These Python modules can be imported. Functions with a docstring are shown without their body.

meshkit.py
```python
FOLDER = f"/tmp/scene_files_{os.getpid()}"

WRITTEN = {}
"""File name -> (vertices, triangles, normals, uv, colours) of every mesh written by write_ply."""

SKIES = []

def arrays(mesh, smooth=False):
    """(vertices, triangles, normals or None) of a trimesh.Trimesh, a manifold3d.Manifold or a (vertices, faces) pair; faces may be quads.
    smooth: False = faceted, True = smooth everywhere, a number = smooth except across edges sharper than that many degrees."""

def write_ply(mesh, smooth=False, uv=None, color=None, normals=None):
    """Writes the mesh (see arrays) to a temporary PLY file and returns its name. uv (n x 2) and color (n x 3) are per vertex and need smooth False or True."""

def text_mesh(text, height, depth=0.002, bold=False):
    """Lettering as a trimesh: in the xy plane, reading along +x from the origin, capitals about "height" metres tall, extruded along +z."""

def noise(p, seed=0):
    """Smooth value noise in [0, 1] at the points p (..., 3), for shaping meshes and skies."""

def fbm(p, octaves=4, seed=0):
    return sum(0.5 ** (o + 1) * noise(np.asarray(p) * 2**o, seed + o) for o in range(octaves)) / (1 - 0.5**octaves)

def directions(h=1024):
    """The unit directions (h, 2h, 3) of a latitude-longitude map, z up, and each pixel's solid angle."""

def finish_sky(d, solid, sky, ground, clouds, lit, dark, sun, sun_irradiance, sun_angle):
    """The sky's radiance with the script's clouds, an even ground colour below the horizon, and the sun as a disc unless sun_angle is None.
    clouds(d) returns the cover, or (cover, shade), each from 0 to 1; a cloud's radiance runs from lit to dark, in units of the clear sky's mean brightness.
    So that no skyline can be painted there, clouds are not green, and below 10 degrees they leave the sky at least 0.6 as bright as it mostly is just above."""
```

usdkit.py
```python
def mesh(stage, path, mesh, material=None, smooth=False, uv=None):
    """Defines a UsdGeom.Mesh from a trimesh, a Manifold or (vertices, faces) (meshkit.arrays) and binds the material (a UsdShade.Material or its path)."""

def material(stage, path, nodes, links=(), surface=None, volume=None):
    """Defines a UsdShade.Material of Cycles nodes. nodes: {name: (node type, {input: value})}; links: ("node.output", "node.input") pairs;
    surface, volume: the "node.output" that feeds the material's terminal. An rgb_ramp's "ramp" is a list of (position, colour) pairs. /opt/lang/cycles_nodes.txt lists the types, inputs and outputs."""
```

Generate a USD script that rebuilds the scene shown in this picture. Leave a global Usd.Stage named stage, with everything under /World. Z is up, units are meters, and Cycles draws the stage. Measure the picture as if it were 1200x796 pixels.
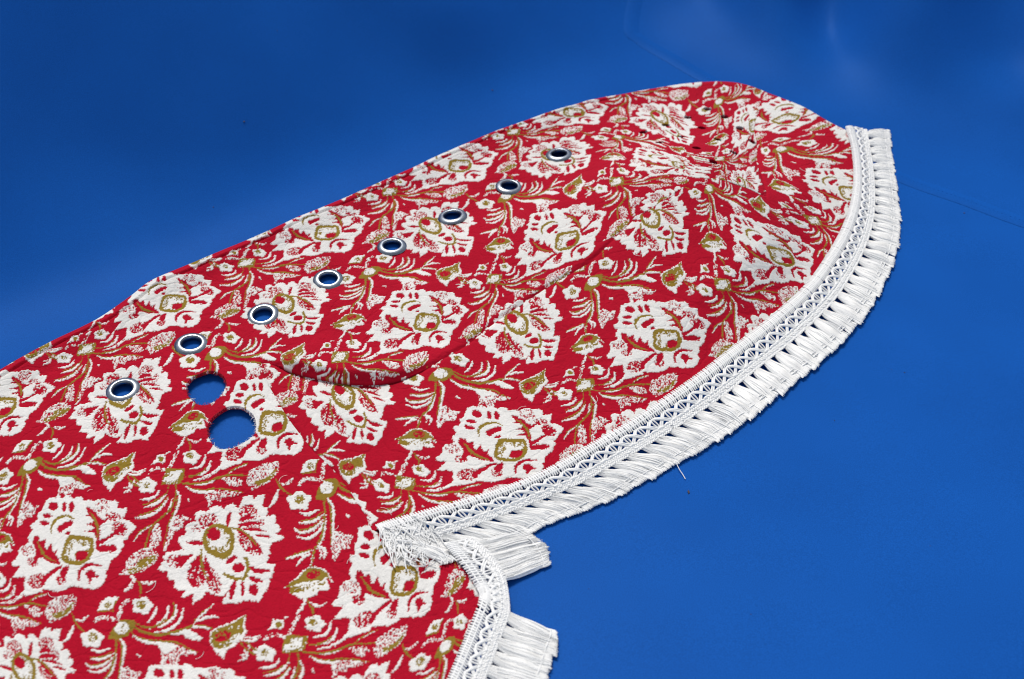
import math, random, functools
import numpy as np, trimesh, shapely
from shapely.geometry import Polygon, LineString, Point
from shapely.ops import unary_union
from scipy.interpolate import RBFInterpolator
from scipy.ndimage import gaussian_filter, map_coordinates, spline_filter
import usdkit, meshkit
from pxr import Usd, UsdGeom, UsdLux, UsdShade, Gf, Sdf, Vt

rng = np.random.default_rng(7)
random.seed(7)
stage = Usd.Stage.CreateInMemory()
UsdGeom.SetStageUpAxis(stage, UsdGeom.Tokens.z)
UsdGeom.SetStageMetersPerUnit(stage, 1.0)
UsdGeom.Xform.Define(stage, '/World')
stage.SetDefaultPrim(stage.GetPrimAtPath('/World'))

# ------------------------------------------------------------------ camera, sky, sun, exposure
PITCH, CAM_Z, FPX = math.radians(40.9), 0.60, 1500.0      # FPX: focal length for a picture 1200 wide
cam = UsdGeom.Camera.Define(stage, '/World/camera')
cam.CreateFocalLengthAttr(36.0 * FPX / 1200); cam.CreateHorizontalApertureAttr(36.0); cam.CreateVerticalApertureAttr(36.0 * 796 / 1200)
cam.CreateClippingRangeAttr(Gf.Vec2f(0.01, 100)); cam.CreateFStopAttr(9.0); cam.CreateFocusDistanceAttr(0.88)
cam.CreateExposureAttr(0.46)
cam.AddTranslateOp().Set(Gf.Vec3d(0, 0, CAM_Z)); cam.AddRotateXOp().Set(90 - math.degrees(PITCH))
SUN_AZ, SUN_EL = math.radians(-16), math.radians(54)     # azimuth from +y towards +x
sun_dir = np.array([math.sin(SUN_AZ) * math.cos(SUN_EL), math.cos(SUN_AZ) * math.cos(SUN_EL), math.sin(SUN_EL)])
dome = UsdLux.DomeLight.Define(stage, '/World/sky')
sky = usdkit.material(stage, '/World/Looks/sky', {
    's': ('sky_texture', {'sky_type': 'single_scattering', 'sun_disc': False, 'sun_elevation': SUN_EL, 'sun_rotation': math.atan2(sun_dir[0], sun_dir[1])}),
    'h': ('hsv', {'saturation': 0.42, 'value': 1.0, 'hue': 0.5, 'fac': 1.0}),
    'b': ('background_shader', {'strength': 0.10})}, [('s.color', 'h.color'), ('h.color', 'b.color')], surface='b.background')
UsdShade.MaterialBindingAPI.Apply(dome.GetPrim()).Bind(sky)
sun = UsdLux.DistantLight.Define(stage, '/World/sun')
sun.CreateNormalizeAttr(True); sun.CreateIntensityAttr(0.58); sun.CreateAngleAttr(16.0); sun.CreateColorAttr(Gf.Vec3f(1.0, 0.95, 0.88))
zax = Gf.Vec3d(*map(float, sun_dir))
sun.AddTransformOp().Set(Gf.Matrix4d(Gf.Rotation(Gf.Vec3d(0, 0, 1), zax), Gf.Vec3d(0, 0, 3)))

# ------------------------------------------------------------------ helpers
CP, SP = math.cos(PITCH), math.sin(PITCH)


def to_px(X):
    """Where points of the place fall in the photograph (1200 wide)."""
    X = np.asarray(X, float)
    x, y, z = X[..., 0], X[..., 1], X[..., 2] - CAM_Z
    c = y * CP - z * SP
    return np.stack([600 + FPX * x / c, 398 - FPX * (y * SP + z * CP) / c], -1)


def at(p, z=0.0):
    """Pixels of the photograph to points of the plane at height z."""
    p = np.atleast_2d(np.asarray(p, float))
    a, b = (p[:, 0] - 600) / FPX, (398 - p[:, 1]) / FPX
    d = np.stack([a, CP + b * SP, -SP + b * CP], 1)
    t = (np.asarray(z) - CAM_Z) / d[:, 2]
    return d * t[:, None] + [0, 0, CAM_Z]


def smooth(x, a, b):
    t = np.clip((np.asarray(x, float) - a) / (b - a), 0, 1)
    return t * t * (3 - 2 * t)


def curve(pts, n=12, closed=False):
    """Catmull-Rom through the points."""
    P = np.asarray(pts, float)
    if len(P) < 3 and not closed:
        return np.stack([P[0] + (P[-1] - P[0]) * t for t in np.linspace(0, 1, n)])
    Q = np.vstack([P[-1:], P, P[:2]]) if closed else np.vstack([2 * P[:1] - P[1:2], P, 2 * P[-1:] - P[-2:-1]])
    out = []
    for i in range(1, len(Q) - 2):
        p0, p1, p2, p3 = Q[i - 1:i + 3]
        t = np.linspace(0, 1, n, endpoint=False)[:, None]
        out.append(.5 * (2 * p1 + (p2 - p0) * t + (2 * p0 - 5 * p1 + 4 * p2 - p3) * t ** 2 + (3 * p1 - p0 - 3 * p2 + p3) * t ** 3))
    out = np.vstack(out)
    return out if closed else np.vstack([out, P[-1:]])


def resample(P, n):
    P = np.asarray(P, float)
    s = np.r_[0, np.cumsum(np.linalg.norm(np.diff(P, axis=0), axis=1))]
    q = np.linspace(0, s[-1], n)
    return np.stack([np.interp(q, s, P[:, k]) for k in range(P.shape[1])], 1)


def tube(path, r, sides=6, cap=True):
    P = np.asarray(path, float)
    n = len(P)
    r = np.broadcast_to(r, n)
    T = np.gradient(P, axis=0); T /= np.linalg.norm(T, axis=1, keepdims=True) + 1e-12
    up = np.array([0, 0, 1.0])
    A = np.cross(T, up); l = np.linalg.norm(A, axis=1, keepdims=True)
    A = np.where(l > 1e-6, A / np.maximum(l, 1e-9), [1, 0, 0]); B = np.cross(A, T)
    th = np.linspace(0, 2 * np.pi, sides, endpoint=False)
    V = (P[:, None] + r[:, None, None] * (np.cos(th)[None, :, None] * A[:, None] + np.sin(th)[None, :, None] * B[:, None])).reshape(-1, 3)
    i = np.arange(n - 1)[:, None] * sides; k = np.arange(sides)[None]; k2 = (k + 1) % sides
    F = np.stack([i + k, i + sides + k, i + sides + k2, i + k2], -1).reshape(-1, 4)
    F = np.vstack([F[:, [0, 2, 1]], F[:, [0, 3, 2]]])
    if cap:
        V = np.vstack([V, P[:1], P[-1:]])
        a, b = len(V) - 2, len(V) - 1
        k = np.arange(sides); k2 = (k + 1) % sides; e = (n - 1) * sides
        F = np.vstack([F, np.stack([np.full(sides, a), k, k2], 1), np.stack([np.full(sides, b), e + k2, e + k], 1)])
    return V, F


class MB:
    def __init__(s): s.v, s.f, s.n = [], [], 0
    def add(s, vf):
        v, f = vf
        s.v.append(np.asarray(v)); s.f.append(np.asarray(f) + s.n); s.n += len(v)
        return s
    def mesh(s): return np.vstack(s.v), np.vstack(s.f)


used = {}


def path_for(name, parent='/World'):
    parent = str(parent)
    k = (parent, name); used[k] = used.get(k, -1) + 1
    return f"{parent}/{name}" + (f"_{used[k]:03d}" if used[k] else '')


def obj(name, mesh, mat, parent='/World', smoothing=True, **tags):
    m = usdkit.mesh(stage, path_for(name, parent), mesh, mat, smooth=smoothing)
    for k, v in tags.items(): m.GetPrim().SetCustomDataByKey(k, v)
    return m


def thing(name, parent='/World', **tags):
    x = UsdGeom.Xform.Define(stage, path_for(name, parent))
    for k, v in tags.items(): x.GetPrim().SetCustomDataByKey(k, v)
    return x


# ------------------------------------------------------------------ materials
LK = '/World/Looks/'
M_tarp = usdkit.material(stage, LK + 'blue_vinyl', {
    'g': ('geometry', {}),
    'n1': ('noise_texture', {'scale': 9.0, 'detail': 3.0}), 'n2': ('noise_texture', {'scale': 1400.0, 'detail': 2.0}), 'n3': ('noise_texture', {'scale': 160.0, 'detail': 3.0}),
    'r': ('rgb_ramp', {'ramp': [(0.3, (0.0075, 0.082, 0.360)), (0.7, (0.0085, 0.094, 0.405))]}),
    'gr': ('map_range', {'from_min': 0.25, 'from_max': 0.75, 'to_min': 0.84, 'to_max': 1.16}),
    'mu': ('mix_color', {'blend_type': 'multiply', 'fac': 1.0}),
    'mx': ('math', {'math_type': 'multiply_add', 'value2': 0.25, 'value3': 0.0}), 'ad': ('math', {'math_type': 'add'}),
    'b': ('bump', {'strength': 0.12, 'distance': 0.0002}),
    'd': ('diffuse_bsdf', {'roughness': 0.3}), 's': ('glossy_bsdf', {'roughness': 0.42, 'color': (0.22, 0.42, 0.85)}),
    'm': ('mix_closure', {'fac': 0.006})},
    [('g.position', 'n1.vector'), ('g.position', 'n2.vector'), ('g.position', 'n3.vector'), ('n1.fac', 'r.fac'), ('n2.fac', 'gr.value'), ('r.color', 'mu.a'), ('gr.result', 'mu.b'), ('mu.result', 'd.color'),
     ('n2.fac', 'mx.value1'), ('mx.value', 'ad.value1'), ('n3.fac', 'ad.value2'), ('ad.value', 'b.height'), ('b.normal', 'd.normal'), ('b.normal', 's.normal'), ('d.BSDF', 'm.closure1'), ('s.BSDF', 'm.closure2')], surface='m.closure')
M_cloth = usdkit.material(stage, LK + 'woven_plush', {
    'g': ('geometry', {}), 'a': ('attribute', {'attribute': 'tint'}),
    'n1': ('noise_texture', {'scale': 1300.0, 'detail': 2.0}), 'n2': ('noise_texture', {'scale': 45.0, 'detail': 3.0}),
    'm': ('mix_color', {'blend_type': 'multiply', 'fac': 0.24}), 'm2': ('mix_color', {'blend_type': 'multiply', 'fac': 0.20}),
    'b': ('bump', {'strength': 0.55, 'distance': 0.0008}),
    'p': ('principled_bsdf', {'roughness': 0.85, 'specular_ior_level': 0.05, 'sheen_weight': 0.02, 'sheen_roughness': 0.4, 'sheen_tint': (1.0, 0.9, 0.9)})},
    [('g.position', 'n1.vector'), ('g.position', 'n2.vector'), ('a.color', 'm.a'), ('n1.fac', 'm.b'), ('m.result', 'm2.a'), ('n2.fac', 'm2.b'), ('m2.result', 'p.base_color'),
     ('n1.fac', 'b.height'), ('b.normal', 'p.normal')], surface='p.BSDF')
M_yarn = usdkit.material(stage, LK + 'white_yarn', {
    'g': ('geometry', {}), 'n1': ('noise_texture', {'scale': 1500.0, 'detail': 2.0}),
    'r': ('rgb_ramp', {'ramp': [(0.25, (0.72, 0.725, 0.72)), (0.75, (0.84, 0.84, 0.83))]}),
    'b': ('bump', {'strength': 0.4, 'distance': 0.0004}),
    'p': ('principled_bsdf', {'roughness': 0.42, 'specular_ior_level': 0.45, 'sheen_weight': 0.05})},
    [('g.position', 'n1.vector'), ('n1.fac', 'r.fac'), ('r.color', 'p.base_color'), ('n1.fac', 'b.height'), ('b.normal', 'p.normal')], surface='p.BSDF')
M_metal = usdkit.material(stage, LK + 'nickel', {
    'g': ('geometry', {}), 'n1': ('noise_texture', {'scale': 500.0, 'detail': 3.0}),
    'rr': ('map_range', {'from_min': 0.3, 'from_max': 0.7, 'to_min': 0.26, 'to_max': 0.38}),
    'p': ('principled_bsdf', {'metallic': 1.0, 'base_color': (0.22, 0.245, 0.28)})},
    [('g.position', 'n1.vector'), ('n1.fac', 'rr.value'), ('rr.result', 'p.roughness')], surface='p.BSDF')
M_bluethread = usdkit.material(stage, LK + 'blue_thread', {'p': ('principled_bsdf', {'base_color': (0.012, 0.06, 0.24), 'roughness': 0.6})}, surface='p.BSDF')
M_redthread = usdkit.material(stage, LK + 'red_fibre', {'p': ('principled_bsdf', {'base_color': (0.42, 0.012, 0.03), 'roughness': 0.8})}, surface='p.BSDF')
M_dust = usdkit.material(stage, LK + 'dust', {'p': ('principled_bsdf', {'base_color': (0.05, 0.04, 0.05), 'roughness': 0.9})}, surface='p.BSDF')

# ------------------------------------------------------------------ the blue tarp: flat in front, rising into soft folds behind
RISE = [(-900, 720), (-300, 470), (0, 345), (160, 285), (300, 225), (420, 175), (520, 130), (620, 85), (700, 55), (740, 28), (800, 40), (860, 58), (920, 76), (980, 96), (1060, 116), (1200, 140), (1500, 165), (2200, 190)]
rise_w = at(curve(RISE, 8))[:, :2]
far_poly = Polygon(np.vstack([rise_w, [[6, 6], [-6, 6]]])).buffer(0)
rise_line = LineString(rise_w)


TX, TY, TS = np.arange(-2.4, 2.41, 0.008), np.arange(-1.4, 2.21, 0.008), 0.008


def tarp_field():
    x, y = [g.ravel() for g in np.meshgrid(TX, TY, indexing='ij')]
    P = shapely.points(x, y)
    d = shapely.distance(P, rise_line); d = np.where(shapely.contains_xy(far_poly, x, y), d, -d)
    left = 1 - smooth(x, -0.05, 0.30)
    k = 0.86 * left + 0.74 * (1 - left) + sum(a * np.exp(-((x - c - .25 * (y - 1.05)) / q) ** 2) for a, c, q in ((.10, -.115, .075), (.24, .245, .042), (-.35, .295, .030), (.20, .345, .022), (.22, .54, .055))); w = 0.035 * left + 0.05 * (1 - left)
    z = k * 0.5 * (d + np.sqrt(d * d + w * w)) * smooth(d, -0.10, 0.02)
    sh = (len(TX), len(TY))
    z = -np.logaddexp(-z * 14, -0.33 * 14) / 14 + np.logaddexp(0, -0.33 * 14) / 14
    z = gaussian_filter(z.reshape(sh), 2.5).ravel()
    on = smooth(d, -0.01, 0.07)
    # folds of the standing part: line in the photograph, height, width
    for pts, amp, wd in FOLDS:
        q = at(curve(pts, 8), 0.06)[:, :2]
        L = LineString(q); z = z + amp * on * np.exp(-(shapely.distance(P, L) / wd) ** 2)
    q = np.stack([x * 4.3, y * 4.3, np.zeros_like(x)], -1)
    z = z + on * 0.014 * (meshkit.fbm(q + 3.3, 2, 21) - .5)
    q = np.stack([x * 3.1, y * 3.1, np.zeros_like(x)], -1)
    z = z + 0.004 * (meshkit.fbm(q, 3, 5) - 0.5) * (1 - smooth(d, 0, 0.1)) - 0.0016
    for (a, b, amp, wd) in (((700, 540), (960, 640), 0.0012, 0.010), ((760, 600), (1010, 700), 0.0009, 0.012), ((980, 440), (1150, 640), 0.0008, 0.014)):
        L = LineString(at([a, b])[:, :2]); z = z + amp * np.exp(-(shapely.distance(P, L) / wd) ** 2)
    return gaussian_filter(z.reshape(sh), 1.5)


FOLDS = [([(380, 20), (470, 65), (560, 125)], -0.010, 0.055), ([(540, 20), (630, 70), (690, 100)], 0.020, 0.055), ([(825, -40), (865, 35), (900, 90)], -0.018, 0.045), ([(905, -40), (930, 40), (960, 90)], 0.018, 0.035),
         ([(960, -40), (985, 50), (1010, 110)], -0.032, 0.042), ([(1070, -40), (1075, 40), (1080, 100)], 0.020, 0.06), ([(1180, -40), (1190, 60), (1230, 130)], -0.024, 0.055), ([(-40, 100), (80, 160), (200, 215)], -0.008, 0.06), ([(-40, -20), (120, 40), (300, 130)], 0.005, 0.08)]
TZ = spline_filter(tarp_field(), order=2)


def tarp_z(x, y):
    x, y = np.asarray(x, float), np.asarray(y, float)
    return map_coordinates(TZ, [(x.ravel() - TX[0]) / TS, (y.ravel() - TY[0]) / TS], order=2, mode='nearest', prefilter=False).reshape(x.shape)


def grid_mesh(xs, ys, fz):
    X, Y = np.meshgrid(xs, ys)
    Z = fz(X.ravel(), Y.ravel()).reshape(X.shape)
    V = np.stack([X, Y, Z], -1).reshape(-1, 3)
    n, m = X.shape
    i = (np.arange(n - 1)[:, None] * m + np.arange(m - 1)[None]).ravel()
    return V, np.vstack([np.stack([i, i + 1, i + m + 1], 1), np.stack([i, i + m + 1, i + m], 1)])


xs = np.unique(np.r_[np.linspace(-2.2, -0.75, 40), np.arange(-0.75, 0.85, 0.006), np.linspace(0.85, 2.2, 40)])
ys = np.unique(np.r_[np.linspace(-1.2, 0.3, 30), np.arange(0.3, 1.75, 0.006), np.linspace(1.75, 2.0, 10)])
tarp = obj('tarp', grid_mesh(xs, ys, tarp_z), M_tarp, '/World', True, kind='structure', category='tarp', label='blue vinyl tarp lying under the cover and rising in soft folds behind')

# welded and stitched seam across the tarp
SEAM_T = [(752, -40), (738, 30), (750, 48), (790, 72), (835, 98), (900, 132), (980, 172), (1060, 211), (1130, 236), (1200, 262), (1320, 300)]


def hit(p, fz, n=14):
    """Pixel to the surface z = fz(x, y)."""
    z = np.zeros(len(p))
    for _ in range(n):
        X = at(p, z); z = 0.5 * z + 0.5 * fz(X[:, 0], X[:, 1])
    return np.column_stack([X[:, :2], fz(X[:, 0], X[:, 1])])


sl = resample(hit(curve(SEAM_T, 10), tarp_z), 260)
sl = sl[sl[:, 1].argsort()[::-1]] if False else sl
tn = np.gradient(sl[:, :2], axis=0); tn /= np.linalg.norm(tn, axis=1, keepdims=True); nn = np.stack([-tn[:, 1], tn[:, 0]], 1)
V = []
for off, h in ((-0.006, 0.0002), (-0.003, 0.0008), (0.0020, 0.0011), (0.006, 0.0005), (0.009, 0.0000)):
    q = sl[:, :2] + nn * off
    V.append(np.column_stack([q, tarp_z(q[:, 0], q[:, 1]) + h]))
V = np.stack(V, 1); n, m = V.shape[:2]
i = (np.arange(n - 1)[:, None] * m + np.arange(m - 1)[None]).ravel()
obj('seam', (V.reshape(-1, 3), np.vstack([np.stack([i, i + m + 1, i + 1], 1), np.stack([i, i + m, i + m + 1], 1)])), M_tarp, tarp.GetPath(), 20)
mb = MB()
st = resample(sl, 330)
for a in range(0, len(st) - 1, 2):
    q = np.stack([st[a], st[a] * .3 + st[a + 1] * .7, st[a + 1]]) + [0, 0, 0]
    t_ = (st[min(a + 1, len(st) - 1)] - st[a])[:2]; t_ /= np.linalg.norm(t_) + 1e-9; o = np.array([-t_[1], t_[0]]) * 0.0015
    q[:, :2] += o; q[:, 2] = tarp_z(q[:, 0], q[:, 1]) + np.array([0.0007, 0.0011, 0.0007])
    mb.add(tube(q, 0.00032, 5))
obj('stitching', mb.mesh(), M_tarp, tarp.GetPath(), True, kind='stuff')

# ------------------------------------------------------------------ outlines of the cover
UP = [(-260, 590), (-120, 505), (0, 430), (60, 397), (110, 372), (150, 345), (172, 328), (200, 315), (250, 294), (300, 274), (350, 252), (400, 231), (450, 209), (500, 187), (550, 165), (600, 146), (650, 129), (700, 115), (750, 106), (800, 99), (840, 97), (875, 101), (905, 112), (935, 125), (965, 139), (992, 152)]
RIGHT = [(992, 152), (998, 170), (1001, 192), (1001, 217), (997, 245), (988, 270), (972, 300), (947, 335), (907, 372), (862, 408), (820, 441), (780, 469), (740, 496), (700, 520), (650, 549), (600, 571), (550, 587), (500, 602), (455, 615), (438, 622)]
CORNER = [(438, 622), (470, 632), (515, 645), (545, 668), (562, 697), (553, 727), (540, 757), (524, 796), (500, 850), (460, 930)]
T0 = 0.0034
up_w = at(curve(UP, 6), 0.004)[:, :2]
right_w = at(curve(RIGHT, 6), 0.004)[:, :2]
corner_w = at(curve(CORNER, 6), 0.004)[:, :2]
outline = Polygon(np.vstack([up_w, right_w[1:], corner_w[1:], at([(-260, 930)])[:, :2]])).buffer(0)
up_line, front_line = LineString(up_w), LineString(np.vstack([right_w, corner_w[1:]]))

SEAM = [(437, 618), (402, 562), (372, 530), (352, 508), (330, 478), (306, 432), (318, 427), (350, 437), (400, 447), (445, 448), (480, 441), (520, 420), (548, 402), (590, 369), (640, 336), (690, 306), (722, 276), (748, 252), (776, 235), (806, 216), (838, 208), (872, 218), (897, 228), (893, 207), (887, 190), (888, 168), (884, 148)]
CREST = [(690, 160), (730, 168), (770, 182), (810, 200), (850, 214), (900, 228), (945, 240)]


crest_pts = curve(CREST, 8)
crest_w = at(crest_pts, 0.008 + 0.028 * np.exp(-((crest_pts[:, 0] - 830) / 70.0) ** 2))[:, :2]
crest_line = LineString(crest_w)


def hump_exact(x, y):
    """The padded right half and the ridge across it."""
    x, y = np.asarray(x, float), np.asarray(y, float)
    P = shapely.points(x, y); z = np.full(x.shape, T0)
    # ridge
    dc = shapely.distance(P, crest_line)
    sc = shapely.line_locate_point(crest_line, P) / crest_line.length
    cx = np.interp(sc, np.linspace(0, 1, len(crest_w)), crest_w[:, 0]); cy = np.interp(sc, np.linspace(0, 1, len(crest_w)), crest_w[:, 1])
    behind = (y - cy) + 0.35 * (x - cx) > 0
    amp = 0.034 * np.exp(-((sc - 0.55) / 0.30) ** 2)
    z = z + amp * np.where(behind, np.exp(-(dc / 0.062) ** 2), 0.75 * np.exp(-(dc / 0.17) ** 2) + 0.25 * np.exp(-(dc / 0.05) ** 2))
    # the whole right half is padded
    z = z + 0.011 * np.exp(-((x - 0.16) / 0.15) ** 2 - ((y - 0.85) / 0.15) ** 2)
    return z


HX, HY = np.arange(-0.75, 0.65, 0.004), np.arange(0.22, 1.36, 0.004)
HZ = spline_filter(gaussian_filter(hump_exact(*[g.ravel() for g in np.meshgrid(HX, HY, indexing='ij')]).reshape(len(HX), len(HY)), 3.0), order=2)


def hump_z(x, y):
    x, y = np.asarray(x, float), np.asarray(y, float)
    return map_coordinates(HZ, [(x.ravel() - HX[0]) / 0.004, (y.ravel() - HY[0]) / 0.004], order=2, mode='nearest', prefilter=False).reshape(x.shape)


seam_pts = curve(SEAM, 6)
seam_w = hit(seam_pts, hump_z)[:, :2]
seam_line = LineString(seam_w)
# the front panel is what lies between the seam and the fringe
dart_end = seam_w[-1]
cut = LineString(np.vstack([at([(475, 622), (436, 621.5)], 0.004)[:, :2], seam_w[1:], hit(np.array([(890, 124), (899, 104), (910, 70)], float), hump_z)[:, :2]]))
from shapely.ops import split
pieces = list(split(outline, cut).geoms)
front_poly = max(pieces, key=lambda g: g.contains(Point(at([(850, 330)])[0, :2])))
main_poly = unary_union([g for g in pieces if g is not front_poly and g.area > 1e-3])


dart_w = hit(np.array([(884, 147), (887, 165), (886, 186)], float), hump_z)[:, :2]; dart_line = LineString(dart_w)


EYE = [(144, 458), (224.5, 404), (308, 370.5), (385, 328.5), (459.5, 289.5), (530, 254.5), (597, 219.5), (655, 182)]
eye_at = hit(np.array(EYE, float), lambda x, y: hump_z(x, y) + tarp_z(x, y) + 0.0016)[:, :2]


@functools.lru_cache(None)
def SS(px, py):
    return seam_line.project(Point(hit(np.array([(px, py)], float), hump_z)[0, :2])) / seam_line.length


def pad_z(x, y, front=None):
    """Height of the cover's upper face."""
    x, y = np.asarray(x, float), np.asarray(y, float)
    P = shapely.points(x, y)
    front = shapely.contains_xy(front_poly, x, y) if front is None else np.full(x.shape, front)
    z = np.full(x.shape, T0)
    q = np.stack([x, y, np.zeros_like(x)], -1)
    z = z + 0.0055 * (meshkit.fbm(q * 8, 2, 2) - 0.5) + 0.0022 * (meshkit.fbm(q * 30, 2, 4) - 0.5)
    z = z + hump_z(x, y) - T0 + tarp_z(x, y) + 0.0016
    # seam between the panels
    ds = shapely.distance(P, seam_line)
    ss = shapely.line_locate_point(seam_line, P) / seam_line.length
    sp = to_px(np.column_stack([np.interp(ss, np.linspace(0, 1, len(seam_w)), seam_w[:, 0]), np.interp(ss, np.linspace(0, 1, len(seam_w)), seam_w[:, 1]), np.full(len(x), .01)]))
    fold = smooth(ss, SS(312, 428), SS(352, 438)) * (1 - smooth(ss, SS(425, 448), SS(520, 420)))
    loc = smooth(ss, SS(312, 428), SS(352, 438)) * (1 - smooth(ss, SS(700, 298), SS(770, 238)))
    groove = (0.0010 * (1 - smooth(ss, SS(700, 298), SS(770, 238))) + 0.0008 * smooth(ss, SS(838, 208), SS(872, 218))) * np.exp(-(ds / 0.0016) ** 2)
    z = z - groove
    bul = fold * np.where(front, -0.003 * np.exp(-(ds / 0.02) ** 2), 0.0058 * smooth(ds, -0.003, 0.006) * np.exp(-(np.maximum(ds - 0.005, 0) / 0.028) ** 2))
    z = z + bul + np.where(front, 0, 1) * loc * 0.0008 * smooth(ds, 0, 0.004) * np.exp(-(ds / 0.02) ** 2)
    # dart beside the speaker field
    dd = shapely.distance(P, dart_line)
    z = z - 0.0022 * np.exp(-(dd / 0.005) ** 2)
    # hem along the far edge, rolled down
    du = shapely.distance(P, up_line)
    px0 = to_px(np.column_stack([x, y, z]))
    hem = 1 - 0.75 * smooth(px0[:, 0], 650, 800)
    z = z + hem * (0.0038 * (1 - smooth(du, 0.014, 0.032)) - 0.0036 * np.exp(-((du - 0.0125) / 0.0018) ** 2) - 0.0052 * (1 - smooth(du, 0.002, 0.0135)))
    rb = 0.006
    t = np.clip(1 - du / rb, 0, 1)
    z = z * (0.25 + 0.75 * np.sqrt(np.maximum(1 - t * t, 0)))
    # cloth drawn down round the eyelets
    for ex, ey in eye_at:
        z = z - 0.0020 * np.exp(-((x - ex) ** 2 + (y - ey) ** 2) / 0.0155 ** 2)
    # cut edge under the fringe
    df = shapely.distance(P, front_line)
    z = 0.0035 + (z - 0.0035) * smooth(df, -0.004, 0.045)
    return np.maximum(z, 0.0012)


# ------------------------------------------------------------------ where the woven pattern lies: (column, row) of the repeat at points of the cover
# sprigs and flower hearts found on the cover: x, y in the photograph, column, row
MAIN = [(202.5, 354.6, 0, 0), (382.7, 272.4, 1, 0), (538.3, 194, 2, 0), (671.7, 131.7, 3, 0), (2.5, 477, -1, 0), (319.5, 495, -1, 1), (500.5, 377, 0, 1), (664, 282, 1, 1), (90.5, 643.8, -2, 1), (474, 680, -2, 2), (797, 193, 2, 1)]
MAIN_B = [(141, 463, -1, .5), (332, 356.5, 0, .5), (503.7, 264.8, 1, .5), (645, 182, 2, .5), (773, 137.5, 3, .5), (256, 634, -2, 1.5), (605.5, 379, 0, 1.5)]
MAIN_2 = [(202.7, 559, -1.5, 1), (100.9, 410, -.5, 0), (288.5, 308.6, .5, 0), (456.5, 225.2, 1.5, 0), (602, 155, 2.5, 0), (397.8, 418.7, -.5, 1), (579, 327.4, .5, 1), (722.5, 213.5, 1.5, 1), (843, 187, 2.5, 1), (344.8, 755.7, -2.5, 2)]
MAIN_1 = [(34.3, 545.4, -1.5, .5), (141.5, 736.4, -2.5, 1.5), (251.6, 413, -.5, .5), (432.2, 318.5, .5, .5), (592, 230, 1.5, .5), (724, 161, 2.5, .5), (842, 119.5, 3.5, .5), (382, 571.5, -1.5, 1.5)]
FRONT = [(781, 398, 0, 2), (598.5, 527, -1, 2), (915, 300, 1, 2), (994.5, 226, 2, 2), (923, 140, 3, 1)]
FRONT_B = [(402, 464, -1, 1.5), (605.5, 379, 0, 1.5), (762, 256, 1, 1.5)]
FRONT_2 = [(474, 566.7, -1.5, 2), (685.5, 451.5, -.5, 2), (846.7, 334, .5, 2), (955, 259, 1.5, 2)]
FRONT_1 = [(515.5, 437.8, -.5, 1.5), (694, 330, .5, 1.5), (830.7, 220.7, 1.5, 1.5), (913, 174.5, 2.5, 1.5)]
OB, O2, O1 = (-.06, .05), (0.0, 0.0), (0.0, 0.0)          # the second flower's heart and the sprigs' knots, off the regular lattice


def controls(A, B, S2, S1):
    rows = [(a, b, c, d) for a, b, c, d in A] + [(a, b, c + OB[0], d + OB[1]) for a, b, c, d in B] + [(a, b, c + O2[0], d + O2[1]) for a, b, c, d in S2] + [(a, b, c + O1[0], d + O1[1]) for a, b, c, d in S1]
    return np.array(rows)


CM, CF = controls(MAIN, MAIN_B, MAIN_2, MAIN_1), controls(FRONT, FRONT_B, FRONT_2, FRONT_1)


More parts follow.
